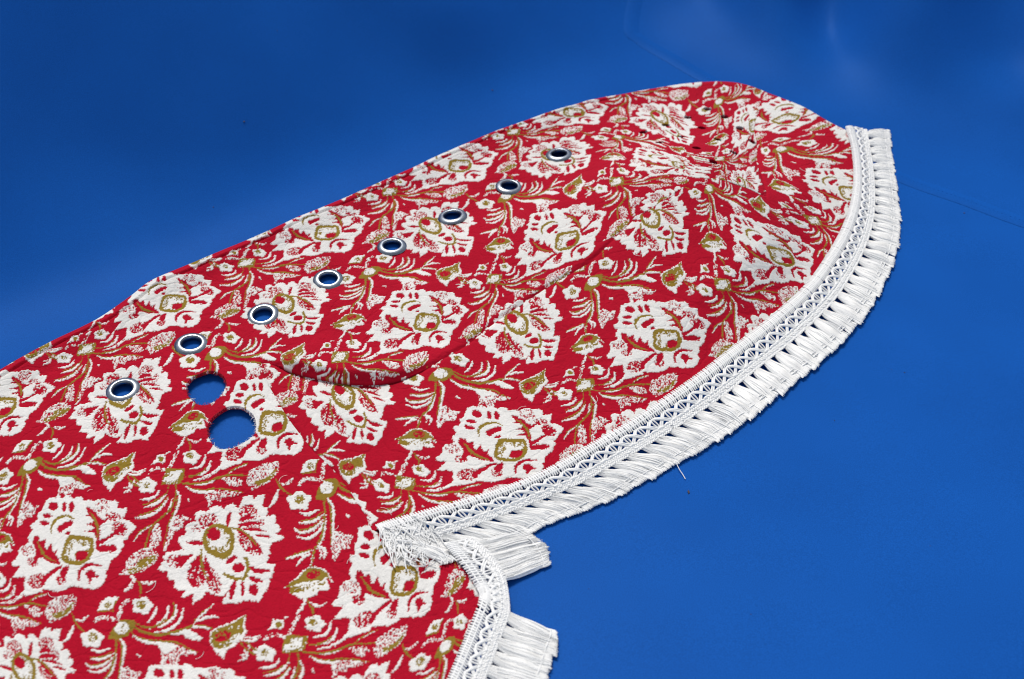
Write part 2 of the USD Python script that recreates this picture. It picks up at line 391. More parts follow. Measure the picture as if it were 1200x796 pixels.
def best_offsets():
    """Offsets that make the lattice smoothest (least squares against a projective plane)."""
    g = at(np.vstack([np.array(MAIN)[:9], np.array(MAIN_B)[:6], np.array(MAIN_2), np.array(MAIN_1)])[:, :2], T0)[:, :2]
    c = np.vstack([np.array(MAIN)[:9], np.array(MAIN_B)[:6], np.array(MAIN_2), np.array(MAIN_1)])[:, 2:]
    k = np.r_[np.zeros(9), np.ones(6), np.full(len(MAIN_2), 2), np.full(len(MAIN_1), 3)]
    D = np.column_stack([np.ones(len(g)), g, g[:, :1] ** 2, g[:, :1] * g[:, 1:], g[:, 1:] ** 2, -1.0 * (k == 1), -1.0 * (k == 2), -1.0 * (k == 3)])
    s = np.linalg.lstsq(D, c, rcond=None)[0]
    return s[6], s[7], s[8]


OB, O2, O1 = best_offsets()
CM, CF = controls(MAIN, MAIN_B, MAIN_2, MAIN_1), controls(FRONT, FRONT_B, FRONT_2, FRONT_1)
CM = np.vstack([CM, controls([(884, 146, 3, 1)], [(868, 215, 2, 1.5)], [], [])])
tmp = RBFInterpolator(CM[:, :2], CM[:, 2:], kernel='thin_plate_spline', smoothing=2.0)
off = tmp(np.array([(62.5, 592), (159.5, 616), (113.5, 690)], float)) - tmp(np.array([(90.5, 643.8)]))
off2 = tmp(np.array([(137.6, 549), (172, 569), (224, 536)], float)) - tmp(np.array([(202.7, 559.0)]))
CM = np.vstack([CM, np.column_stack([[(794.5, 175.7), (826.6, 187.7), (852, 177.3)], off2 + CM[np.argmin(np.hypot(CM[:, 0] - 843, CM[:, 1] - 187)), 2:]])])
off3 = tmp(np.array([(308.5, 556.7), (221, 495)], float)) - tmp(np.array([(202.7, 559.0)]))
CM = np.vstack([CM, np.column_stack([[(798.5, 211.6), (718, 182)], off3 + CM[list(CM[:, 0]).index(722.5), 2:]])])
CM = np.vstack([CM, np.column_stack([[(752, 176), (814, 195), (828, 209)], off + [2, 1]])])
CF = np.vstack([CF, CM[[list(CM[:, 0]).index(722.5)]]])
rbf_main = RBFInterpolator(CM[:, :2], CM[:, 2:], kernel='thin_plate_spline', smoothing=2.0)
rbf_front = RBFInterpolator(CF[:, :2], CF[:, 2:], kernel='thin_plate_spline', smoothing=2.0)


def lattice(p, front):
    """Evaluated on a coarse net of pixels and interpolated."""
    from scipy.interpolate import RegularGridInterpolator
    gx, gy = np.arange(-320, 1120, 8.0), np.arange(40, 1000, 8.0)
    key = 'front' if front else 'main'
    if key not in lattice.cache:
        G = np.stack(np.meshgrid(gx, gy, indexing='ij'), -1).reshape(-1, 2)
        L = (rbf_front if front else rbf_main)(G).reshape(len(gx), len(gy), 2)
        lattice.cache[key] = RegularGridInterpolator((gx, gy), L, bounds_error=False, fill_value=None, method='cubic' if False else 'linear')
    return lattice.cache[key](p)


lattice.cache = {}
U = np.array([0.164, 0.172]) * 0.6; Vv = np.array([0.294, -0.021]) * 0.6      # the repeat's two steps in metres

# ------------------------------------------------------------------ the woven chart: shapes of one repeat
RED, WHITE, OLIVE = 0, 1, 2
SH = []                                # (class, lattice polygon, stipple class, probability)


class Frame:
    """Drawing frame: a window of the cover with its scale."""
    def __init__(s, x, y, k, front=False): s.x, s.y, s.k, s.front = x, y, k, front
    def lat(s, pts): return lattice(np.asarray(pts, float) / s.k + [s.x, s.y], s.front)
    def poly(s, cls, pts, stip=None, p=0.0, sm=True):
        q = curve(pts, 4, True) if sm else np.asarray(pts, float)
        SH.append((cls, Polygon(s.lat(q)).buffer(0), stip, p))
    def ell(s, cls, c, rx, ry, rot=0, stip=None, p=0.0):
        p = min(.75, p * 1.25) if cls is None else p
        t = np.linspace(0, 2 * np.pi, 28, endpoint=False); a = math.radians(rot)
        x, y = rx * np.cos(t), ry * np.sin(t)
        s.poly(cls, np.stack([c[0] + x * math.cos(a) - y * math.sin(a), c[1] + x * math.sin(a) + y * math.cos(a)], 1), stip, p, False)
    def st(s, cls, pts, w, taper=(.35, .35), stip=None, p=0.0):
        w = w * (.80 if cls == WHITE else .82 if cls == OLIVE else 1.15)
        q = resample(curve(pts, 8), 24)
        t = np.linspace(0, 1, 24)
        ww = w / 2 * np.minimum(1, np.minimum(taper[0] + (1 - taper[0]) * t / .35, taper[1] + (1 - taper[1]) * (1 - t) / .35))
        T = np.gradient(q, axis=0); T /= np.linalg.norm(T, axis=1, keepdims=True); N = np.stack([-T[:, 1], T[:, 0]], 1)
        SH.append((cls, Polygon(s.lat(np.vstack([q + N * ww[:, None], (q - N * ww[:, None])[::-1]]))).buffer(0), stip, p))
    def blob(s, c, rx, ry, lobes=5, ph=0.3):
        t = np.linspace(0, 2 * np.pi, 40, endpoint=False); r = 1 + .13 * np.cos(lobes * t + ph)
        s.poly(WHITE, np.stack([c[0] + rx * r * np.cos(t), c[1] + ry * r * np.sin(t)], 1), None, 0, False)


def draw_first_flower():
    f = Frame(10, 570, 5.306)
    f.poly(WHITE, [(235,85),(270,72),(310,75),(345,70),(385,68),(405,78),(430,65),(455,68),(470,90),(500,85),(530,95),(550,85),(590,78),(615,88),(640,92),(665,88),(682,105),(680,135),(705,140),(740,138),(725,175),(710,205),(745,210),(775,235),(798,250),(785,270),(770,285),(750,300),(735,330),(712,345),(718,370),(700,395),(690,420),(670,440),(640,462),(628,480),(625,510),(605,530),(612,560),(600,585),(585,615),(550,635),(525,645),(495,635),(470,640),(440,625),(415,625),(385,622),(360,640),(330,650),(300,655),(270,650),(240,645),(215,640),(205,660),(180,665),(150,672),(120,680),(95,685),(88,660),(100,640),(95,610),(105,580),(100,565),(70,565),(45,570),(22,568),(40,545),(65,510),(75,495),(45,500),(25,495),(20,475),(45,455),(60,430),(65,390),(85,370),(120,355),(130,345),(118,325),(130,300),(150,275),(135,250),(145,230),(165,225),(180,210),(180,175),(205,155),(220,120)], sm=False)
    R = RED
    f.ell(R, (280,125), 29, 28); f.ell(R, (347,130), 13, 31, 8); f.ell(R, (392,130), 16, 34, 8); f.ell(R, (240,185), 29, 14); f.ell(R, (222,230), 29, 15, 12)
    f.poly(R, [(305,272),(310,248),(335,235),(360,222),(398,214),(400,236),(375,255),(355,265),(340,277),(320,290)]); f.ell(R, (370,292), 16, 11, -20)
    f.st(OLIVE, [(268,295),(268,255),(290,215),(330,192),(375,187),(408,205)], 22)
    # right petals
    f.ell(None, (580,130), 50, 45, 0, R, .3); f.ell(None, (650,190), 48, 26, 10, R, .45); f.ell(None, (690,265), 52, 42, 30, R, .55); f.ell(None, (632,388), 45, 24, 0, R, .5)
    f.poly(R, [(478,128),(505,130),(520,148),(545,165),(560,195),(590,210),(640,192),(600,225),(575,238),(565,262),(572,292),(555,345),(543,322),(530,290),(495,287),(470,280),(505,275),(535,265),(520,245),(468,240),(515,230),(530,215),(510,190),(458,185),(500,180),(490,160)], sm=False)
    f.st(OLIVE, [(503,162),(530,195),(548,235),(556,280),(551,318)], 21)
    f.poly(R, [(548,340),(600,322),(650,290),(690,252),(722,233),(700,280),(650,312),(600,345),(560,366)]); f.poly(R, [(550,380),(600,365),(650,372),(672,386),(640,400),(590,410),(553,402)])
    f.st(R, [(548,330),(552,360),(548,400)], 16)
    # left petals
    f.ell(None, (118,400), 42, 38, 0, R, .3); f.ell(None, (150,472), 34, 28, 0, R, .5); f.ell(None, (178,590), 60, 46, -20, R, .52); f.ell(None, (330,578), 32, 38, 0, R, .5)
    f.poly(R, [(163,310),(190,316),(195,345),(232,333),(225,375),(240,395),(266,348),(272,395),(282,412),(308,388),(292,430),(312,450),(328,495),(295,482),(250,472),(220,452),(190,442),(170,472),(148,482),(163,440),(170,400),(148,350)], sm=False)
    f.st(OLIVE, [(178,342),(200,390),(220,425),(255,450),(297,472)], 20)
    f.poly(R, [(328,495),(290,508),(258,533),(222,558),(203,600),(215,622),(242,580),(280,547),(310,522),(332,510)]); f.poly(R, [(335,510),(372,498),(366,540),(342,572),(320,552)])
    # lower right
    f.st(R, [(435,590),(440,540),(465,507),(510,488),(585,497)], 20, (.5,.3)); f.ell(R, (512,548), 31, 29); f.st(R, [(512,560),(506,585),(500,608)], 18); f.ell(R, (548,562), 18, 8)
    # heart
    f.poly(OLIVE, [(375,310),(410,303),(450,310),(490,315),(525,325),(529,360),(530,400),(515,435),(495,465),(460,485),(425,495),(390,490),(355,480),(330,460),(328,425),(340,390),(350,350)])
    f.poly(OLIVE, [(388,338),(420,332),(460,336),(505,345),(506,375),(500,400),(480,440),(460,462),(420,465),(380,460),(352,448),(353,410),(365,370)], WHITE, .55)
    f.poly(WHITE, [(400,362),(430,350),(450,373),(495,370),(500,388),(440,402),(415,420),(402,457),(378,450),(385,410),(402,385)])
    f.poly(R, [(425,412),(455,400),(490,408),(487,440),(457,461),(418,456)])


def draw_second_flower():
    f = Frame(180, 560, 4.976); R = RED
    f.poly(WHITE, [(545,105),(575,102),(585,125),(605,105),(650,98),(640,140),(632,170),(665,175),(668,205),(655,225),(700,215),(715,235),(705,270),(735,275),(738,305),(715,330),(760,345),(745,365),(700,375),(680,395),(680,430),(668,480),(655,500),(710,505),(700,545),(680,590),(668,640),(640,680),(620,725),(570,715),(530,715),(490,735),(445,730),(405,740),(402,720),(420,690),(435,655),(410,695),(360,690),(320,670),(300,660),(295,690),(260,715),(230,738),(228,700),(235,670),(200,695),(165,695),(185,655),(150,655),(115,640),(125,600),(90,595),(80,570),(85,545),(50,548),(20,535),(45,500),(65,480),(50,460),(75,435),(130,425),(180,420),(160,405),(140,370),(150,345),(185,335),(190,315),(180,285),(205,265),(245,255),(240,205),(270,188),(310,200),(330,175),(360,160),(395,168),(410,190),(425,160),(460,150),(490,170),(495,190),(505,155),(525,115)], sm=False)
    f.ell(None, (550,200), 55, 42, -20, R, .45); f.ell(None, (320,250), 58, 45, 0, R, .45); f.ell(None, (258,300), 40, 25, 0, R, .35)
    f.ell(None, (590,260), 60, 45, 0, R, .25); f.ell(None, (560,390), 85, 42, 42, R, .5); f.ell(None, (130,490), 55, 42, 0, R, .35); f.ell(None, (255,550), 55, 95, 12, R, .5); f.ell(None, (345,600), 45, 85, -25, R, .42)
    f.poly(R, [(498,252),(520,228),(560,218),(592,243),(540,246),(515,256)])
    f.st(R, [(495,282),(560,266),(645,268)], 20, (.9,.1)); f.st(R, [(520,300),(590,302),(660,318)], 16, (.5,.1)); f.st(R, [(590,335),(640,340),(690,352)], 14, (.3,.1))
    f.st(R, [(485,305),(530,325),(572,362),(610,410),(640,445)], 26, (.5,.1))
    f.st(R, [(428,282),(436,245),(446,200)], 22, (.6,.4)); f.st(R, [(190,380),(240,380),(292,385)], 20, (.2,.8))
    f.poly(R, [(135,462),(180,455),(232,448),(182,500),(155,522),(138,502)])
    for s, w in (([(272,448),(240,500),(202,570)], 13), ([(270,465),(250,550),(233,640)], 15), ([(290,500),(292,570),(286,640)], 13), ([(300,460),(318,530),(345,605)], 18), ([(330,540),(355,595),(380,655)], 11)):
        f.st(R, s, w, (.5,.2))
    f.st(OLIVE, [(280,415),(278,480),(290,540),(325,600)], 17, (.8,.3))
    f.st(OLIVE, [(430,295),(490,298),(530,318),(565,350),(605,400)], 18, (.8,.3))
    f.st(OLIVE, [(405,558),(440,578),(490,590),(530,585),(548,540),(550,510),(536,462)], 25, (.9,.9))
    f.ell(R, (455,478), 38, 16, -35); f.ell(R, (495,527), 38, 28, -15)
    f.st(R, [(478,597),(460,650),(450,710)], 26); f.st(R, [(518,600),(521,650),(518,692)], 20); f.ell(R, (584,655), 30, 34); f.st(R, [(558,518),(600,542),(680,545)], 26, (.3,.2)); f.st(R, [(556,578),(600,600),(640,600)], 24)
    f.poly(OLIVE, [(330,280),(370,265),(410,275),(450,300),(472,340),(470,390),(460,435),(420,475),(380,472),(330,450),(300,420),(285,370),(295,320)])
    f.poly(OLIVE, [(340,300),(375,290),(410,305),(440,330),(447,380),(436,420),(405,440),(360,430),(325,405),(311,360),(315,325)], WHITE, .55)
    f.poly(WHITE, [(380,340),(402,330),(422,350),(416,388),(390,408),(350,402),(323,372),(360,378)])
    f.ell(R, (351,330), 40, 37)


def draw_square_sprig():
    f = Frame(120, 500, 5.683); W, O = WHITE, OLIVE
    f.st(W, [(440,285),(470,230),(485,190),(512,163)], 30, (.8,.8), RED, .4); f.st(W, [(432,292),(370,280),(330,287),(303,312)], 27, (.8,.7), RED, .4)
    f.poly(W, [(365,190),(410,183),(420,205),(415,242),(370,240),(325,255),(350,225)], sm=False); f.ell(O, (390,218), 19, 18); f.st(W, [(418,192),(430,174),(452,168)], 10)
    f.blob((593,205), 55, 46, 5); f.ell(O, (583,196), 27, 22, 0, WHITE, .25)
    f.st(W, [(550,60),(530,110),(495,152)], 20, (.6,.4)); f.st(W, [(568,85),(620,103),(662,83)], 20, (.4,.4), RED, .25); f.st(O, [(555,65),(575,105),(588,125),(582,170)], 14)
    f.blob((296,393), 62, 50, 5, 1.5); f.ell(O, (297,390), 22, 22, 0, WHITE, .25)
    f.st(W, [(190,298),(240,301),(288,283)], 18); f.st(W, [(200,330),(213,362),(180,402),(138,408)], 20, (.5,.5), RED, .25); f.st(O, [(160,295),(200,330),(240,370),(265,380)], 14)
    # buds to the left and above
    f.poly(W, [(-5,300),(30,262),(90,232),(150,206),(218,175),(203,220),(212,272),(170,300),(158,325),(110,335),(82,370),(65,402),(45,380),(10,345)], sm=False)
    f.poly(O, [(5,300),(30,270),(90,240),(150,215),(212,182),(195,220),(200,262),(165,280),(125,308),(80,348),(45,345),(17,333)], WHITE, .06); f.ell(None, (88,280), 62, 26, -22, RED, .6); f.ell(None, (130,315), 40, 14, -35, WHITE, .5)
    b = Frame(200, 420, 6.631)
    b.poly(W, [(3,565),(48,500),(95,446),(160,418),(222,430),(250,478),(276,540),(230,552),(200,548),(180,582),(140,594),(112,612),(70,600),(30,580)], sm=False)
    b.poly(O, [(10,560),(50,503),(100,452),(160,427),(216,438),(240,480),(243,512),(220,520),(190,508),(150,538),(110,558),(70,570),(30,572)]); b.ell(None, (140,478), 62, 34, -10, RED, .6); b.ell(None, (130,560), 70, 16, -20, WHITE, .45)
    # arcs to the right
    f.st(W, [(582,282),(640,272),(675,237),(688,188)], 22, (.4,.5))
    f.st(W, [(596,332),(660,313),(705,282),(722,226)], 26, (.3,.6), RED, .15); f.st(O, [(545,335),(610,327),(662,303),(695,270)], 12)
    f.st(W, [(606,357),(690,337),(760,292),(800,250),(806,205)], 27, (.3,.6), RED, .15)
    f.st(W, [(595,387),(680,382),(750,360)], 16); f.st(O, [(520,375),(600,382),(690,370),(760,345),(830,325),(920,325),(990,325)], 16, (.8,.6))
    f.st(W, [(838,312),(890,277),(960,255)], 16); f.st(O, [(825,322),(880,280),(968,245)], 11)
    f.poly(W, [(795,345),(850,338),(912,348),(938,382),(900,400),(850,397),(828,375)], RED, .42)
    f.poly(W, [(690,440),(740,425),(830,428),(932,442),(880,466),(800,472),(790,500),(740,490),(720,522),(700,548),(703,500),(688,475)], RED, .42, sm=False)
    f.st(W, [(556,398),(610,430),(690,438),(745,428)], 22, (.4,.8)); f.st(O, [(555,390),(600,415),(680,424),(740,414),(830,420),(935,440)], 13)
    # arcs downwards
    f.st(W, [(248,486),(310,482),(360,457),(377,422)], 24); f.st(W, [(273,538),(350,517),(400,482),(427,448)], 24); f.st(O, [(270,520),(345,500),(400,465),(430,440),(440,390)], 12)
    f.st(W, [(218,608),(320,592),(390,542),(442,478)], 27, (.5,.3), RED, .12); f.st(O, [(220,595),(310,574),(380,535),(440,465)], 11)
    f.st(W, [(470,470),(440,560),(380,612)], 17); f.st(W, [(330,662),(260,702),(208,764)], 16)
    f.poly(W, [(345,655),(375,650),(392,700),(386,760),(380,800),(320,805),(318,770),(326,720)], RED, .42)
    f.st(O, [(490,385),(490,450),(460,540),(400,600),(335,660),(295,760),(285,815)], 15, (.8,.8)); f.st(O, [(330,655),(260,692),(212,752)], 10)
    f.poly(W, [(478,600),(520,583),(552,598),(598,615),(545,642),(520,687),(477,697),(462,742),(440,800),(425,830),(405,835),(420,780),(435,720),(455,650)], RED, .38, sm=False)
    f.st(W, [(497,425),(515,480),(497,550),(468,610),(445,690)], 22, (.5,.5)); f.st(O, [(487,415),(500,480),(472,580),(440,650),(415,760),(405,815)], 11)
    f.ell(W, (575,490), 6, 14, -30)
    # knot
    f.poly(O, [(425,280),(552,277),(547,320),(522,378),(396,387),(402,340)], WHITE, .12, sm=False); f.poly(W, [(450,303),(522,290),(516,330),(500,352),(470,367),(403,372),(415,340),(445,330)], OLIVE, .12, sm=False)


def draw_round_sprig():
    f = Frame(70, 640, 4.615); W, O = WHITE, OLIVE
    f.st(W, [(312,405),(330,350),(345,312),(378,293)], 28, (.8,.8), RED, .4); f.st(W, [(302,402),(240,386),(200,397),(183,420)], 28, (.8,.7), RED, .4)
    f.poly(W, [(203,352),(225,300),(260,275),(322,276),(300,310),(280,345),(250,350)], sm=False); f.ell(O, (262,318), 21, 20, 0, WHITE, .3); f.st(O, [(203,356),(250,350),(292,352)], 11); f.st(O, [(322,277),(296,315),(285,350)], 9)
    f.blob((447,322), 55, 46, 5); f.ell(O, (440,320), 27, 24, 0, WHITE, .25)
    f.st(W, [(402,178),(380,220),(342,248)], 24, (.7,.4), RED, .2); f.st(W, [(438,193),(480,200),(518,192)], 24, (.4,.4), RED, .3); f.st(W, [(382,158),(398,175),(408,195)], 18); f.st(O, [(410,185),(432,205),(440,230),(434,270)], 14)
    f.poly(W, [(312,152),(350,120),(360,80),(400,40),(450,12),(498,12),(535,45),(522,82),(490,112),(460,130),(420,147),(375,157)], RED, .42, sm=False)
    f.poly(O, [(368,132),(410,110),(440,70),(522,52),(515,82),(470,107),(450,122),(420,142),(383,152)], WHITE, .2)
    f.blob((175,500), 60, 48, 5, 1.0); f.ell(O, (180,495), 27, 26, 0, WHITE, .25)
    f.st(W, [(75,430),(50,490),(23,518)], 24, (.5,.4)); f.st(W, [(80,398),(120,402),(158,373)], 20, (.5,.4), RED, .25); f.st(O, [(68,365),(90,420),(138,468)], 14)
    lb = Frame(0, 400, 2.01)
    lb.poly(W, [(578,332),(588,305),(620,288),(657,283),(657,305),(642,327),(615,342),(594,352)], RED, .42, sm=False); lb.poly(O, [(600,331),(630,320),(652,298),(642,322),(612,340)], WHITE, .15)
    # arcs to the right
    f.st(W, [(470,418),(510,372),(530,316)], 18); f.st(W, [(487,447),(550,412),(580,367),(586,322)], 20); f.st(W, [(528,442),(590,412),(628,362),(624,308)], 20); f.st(O, [(540,425),(592,395),(618,355),(615,305)], 11)
    f.st(W, [(508,467),(590,452),(650,402),(672,332)], 20)
    f.st(W, [(555,474),(640,474),(710,450)], 14); f.st(O, [(400,415),(470,440),(530,430),(575,390)], 14); f.st(O, [(390,425),(450,465),(540,480),(620,465),(700,440),(760,430),(825,447)], 19, (.9,.5))
    f.st(W, [(720,428),(770,372),(832,312)], 17); f.st(O, [(712,428),(760,372),(815,322)], 9); f.st(W, [(735,410),(800,386),(858,385)], 20)
    f.poly(W, [(648,465),(692,453),(765,490),(768,510),(720,507),(690,497)])
    f.st(W, [(700,437),(770,440),(820,452)], 14)
    f.poly(W, [(530,525),(620,528),(680,558),(750,578),(700,597),(650,590),(640,642),(600,642),(582,600),(570,640),(538,662),(553,610),(548,560)], RED, .36, sm=False)
    f.st(W, [(393,482),(450,515),(535,530)], 22, (.4,.8)); f.poly(W, [(528,520),(600,525),(640,545),(600,570),(560,575)]); f.st(O, [(385,468),(440,500),(530,514),(640,523),(700,558),(748,575)], 14)
    # bud to the right
    f.poly(W, [(810,515),(815,465),(860,437),(920,417),(960,397),(1013,368),(998,420),(1008,475),(1003,492),(965,512),(950,542),(902,567),(886,614),(862,592),(835,568)], sm=False)
    f.poly(O, [(816,510),(823,472),(860,446),(920,426),(960,406),(1008,375),(990,420),(992,468),(955,495),(925,535),(890,555),(850,555),(827,538)], WHITE, .06); f.ell(None, (880,490), 46, 26, -20, RED, .6); f.ell(None, (945,505), 45, 16, -50, WHITE, .5)
    f.st(W, [(978,508),(1040,516),(1088,493)], 18); f.st(W, [(995,560),(1012,600),(962,622)], 20, (.5,.4), RED, .25); f.st(O, [(975,515),(1010,560),(1065,588)], 14)
    g = Frame(460, 380, 5.305, True)
    g.st(W, [(113,393),(170,410),(232,400)], 18); g.st(W, [(108,442),(190,448),(258,425)], 18); g.st(W, [(75,458),(110,487),(190,482),(252,445)], 18); g.st(O, [(108,433),(190,437),(255,412)], 10); g.st(O, [(78,455),(112,475),(190,470),(255,432)], 9)
    g.st(W, [(83,500),(150,518),(222,492),(270,430)], 18); g.st(W, [(270,440),(240,520),(190,575)], 14)
    g.st(W, [(18,592),(90,586),(162,578)], 17); g.st(O, [(18,586),(90,578),(165,570)], 9); g.st(W, [(72,637),(110,602),(155,588)], 20); g.st(W, [(195,560),(238,590),(226,628)], 22); g.st(W, [(178,572),(165,610),(152,645)], 18); g.st(W, [(205,570),(215,600),(198,625)], 12)
    g.st(O, [(268,345),(262,430),(222,530),(182,570),(155,645)], 15, (.9,.6))
    g.poly(W, [(10,718),(75,685),(118,652),(172,647),(235,675),(277,742),(240,718),(190,742),(130,722),(100,732),(70,722)], sm=False)
    g.poly(O, [(20,715),(80,690),(120,660),(170,655),(228,682),(262,726),(228,710),(190,732),(150,728),(110,712),(60,718)]); g.ell(None, (163,684), 38, 20, 0, RED, .6)
    g.poly(W, [(95,725),(150,715),(200,722),(195,750),(165,762),(125,752),(105,740)], OLIVE, .3)
    g.poly(W, [(288,520),(330,508),(370,540),(418,545),(385,600),(330,602),(297,642),(283,645),(273,590)], RED, .36, sm=False)
    g.st(W, [(285,348),(317,400),(303,480),(292,540)], 22, (.4,.8)); g.st(O, [(270,348),(302,400),(294,480),(273,580)], 14); g.ell(W, (405,456), 16, 6, 20)
    # knot
    f.poly(O, [(330,403),(397,398),(408,430),(387,462),(360,490),(310,502),(266,502),(278,460),(308,425)]); f.ell(W, (335,445), 40, 33, -15, OLIVE, .06)


for draw in (draw_square_sprig, draw_round_sprig, draw_first_flower, draw_second_flower):
    draw()


N = 440
gx, gy = np.meshgrid((np.arange(N) + .5) / N, (np.arange(N) + .5) / N, indexing='ij')
chart = np.zeros((N, N), np.int8); ch_alt = np.zeros((N, N), np.int8); ch_p = np.zeros((N, N), np.float32)
for cls, poly, stip, p in SH:
    if poly.is_empty: continue
    x0, y0, x1, y1 = poly.bounds
    for i in range(int(math.floor(x0)), int(math.floor(x1)) + 1):
        for j in range(int(math.floor(y0)), int(math.floor(y1)) + 1):
            a0, a1 = max(0, int((x0 - i) * N)), min(N, int((x1 - i) * N) + 2)
            b0, b1 = max(0, int((y0 - j) * N)), min(N, int((y1 - j) * N) + 2)
            if a0 >= a1 or b0 >= b1: continue
            m = shapely.contains_xy(poly, gx[a0:a1, b0:b1] + i, gy[a0:a1, b0:b1] + j)
            if cls is not None:
                chart[a0:a1, b0:b1][m] = cls
            ch_p[a0:a1, b0:b1][m] = p
            if stip is not None: ch_alt[a0:a1, b0:b1][m] = stip


def hash01(i, j, k=0):
    h = (i.astype(np.int64) * 73856093) ^ (j.astype(np.int64) * 19349663) ^ (k * 83492791 + 1013904223)
    h = (h ^ (h >> 13)) * 1274126177 & 0xFFFFFFFF
    return ((h ^ (h >> 16)) & 0xFFFF) / 65535.0


PAL = np.array([(0.46, 0.0055, 0.024), (0.84, 0.825, 0.79), (0.285, 0.19, 0.028)])


def weave(L):
    """Yarn class at lattice coordinates, cell by cell as woven."""
    m = L[:, :1] * U + L[:, 1:] * Vv
    CX, CY = 0.00058, 0.00078
    j = np.floor(m[:, 1] / CY); i = np.floor(m[:, 0] / CX + 0.5 * (j % 2))
    jx = (hash01(i, j, 3) - .5) * 0.3; jy = (hash01(i, j, 5) - .5) * 0.7
    c = np.stack([(i + .5 - 0.5 * (j % 2) + jx) * CX, (j + .5 + jy) * CY], 1)
    Li = np.linalg.solve(np.stack([U, Vv], 1), c.T).T
    a, b = ((Li % 1) * N).astype(int).clip(0, N - 1).T
    cls = chart[a, b].copy(); p = ch_p[a, b]
    sw = hash01(i, np.floor(j / 2), 9) * .6 + hash01(i, j, 13) * .4 < .12 + p * .76
    sw &= p > 0
    cls[sw] = ch_alt[a, b][sw]
    return cls


# ------------------------------------------------------------------ the cover
cover = thing('dashboard_cover', label='red floral plush dashboard cover with metal eyelets and white fringe lying on blue tarp', category='dashboard cover')
CV = cover.GetPath()

H1 = np.array([(120, 230), (135, 180), (200, 130), (270, 105), (340, 100), (400, 130), (430, 180), (430, 220), (400, 280), (350, 330), (290, 360), (220, 362), (170, 332), (135, 290)]) / 6.631 + [200, 420]
H2 = np.array([(285, 560), (290, 520), (330, 455), (400, 400), (470, 375), (550, 380), (620, 420), (655, 470), (665, 540), (650, 590), (600, 640), (520, 682), (450, 705), (370, 705), (320, 660), (295, 610)]) / 6.631 + [200, 420]
PIN = [(754, 155), (780, 147), (773, 168), (799, 161), (806, 138), (822.5, 150), (829, 128), (849, 137), (867, 150.5), (841, 164), (816, 174.5), (859.5, 179), (835.5, 189.5), (881, 166)]
eye_w = hit(np.array(EYE, float), pad_z)
h1_w, h2_w = hit(curve(H1, 5, True), pad_z)[:, :2], hit(curve(H2, 5, True), pad_z)[:, :2]
pin_w = hit(np.array(PIN, float), pad_z)
R_EYE = 0.0118
holes = [Point(*e[:2]).buffer(R_EYE * 0.60, 24) for e in eye_w] + [Polygon(h1_w), Polygon(h2_w)] + [Point(*e[:2]).buffer(0.0036, 8) for e in pin_w]
holes_u = unary_union(holes)

view = Polygon(at([(-90, 980), (-90, 330), (-30, 60), (1240, 60), (1240, 980)])[:, :2])
main_p = main_poly.difference(holes_u).intersection(view)
main_one = max(getattr(main_p, 'geoms', [main_p]), key=lambda g: g.area)
front_p = front_poly.difference(holes_u).intersection(view)
front_p = max(getattr(front_p, 'geoms', [front_p]), key=lambda g: g.area)

DX = 0.00056
Xs = np.arange(-0.62, 0.52, DX)
Ys = [0.30]
while Ys[-1] < 1.25: Ys.append(Ys[-1] + DX * (0.85 + 0.55 * smooth(Ys[-1], 0.5, 1.1)))
Ys = np.array(Ys)
GX, GY = np.meshgrid(Xs, Ys)


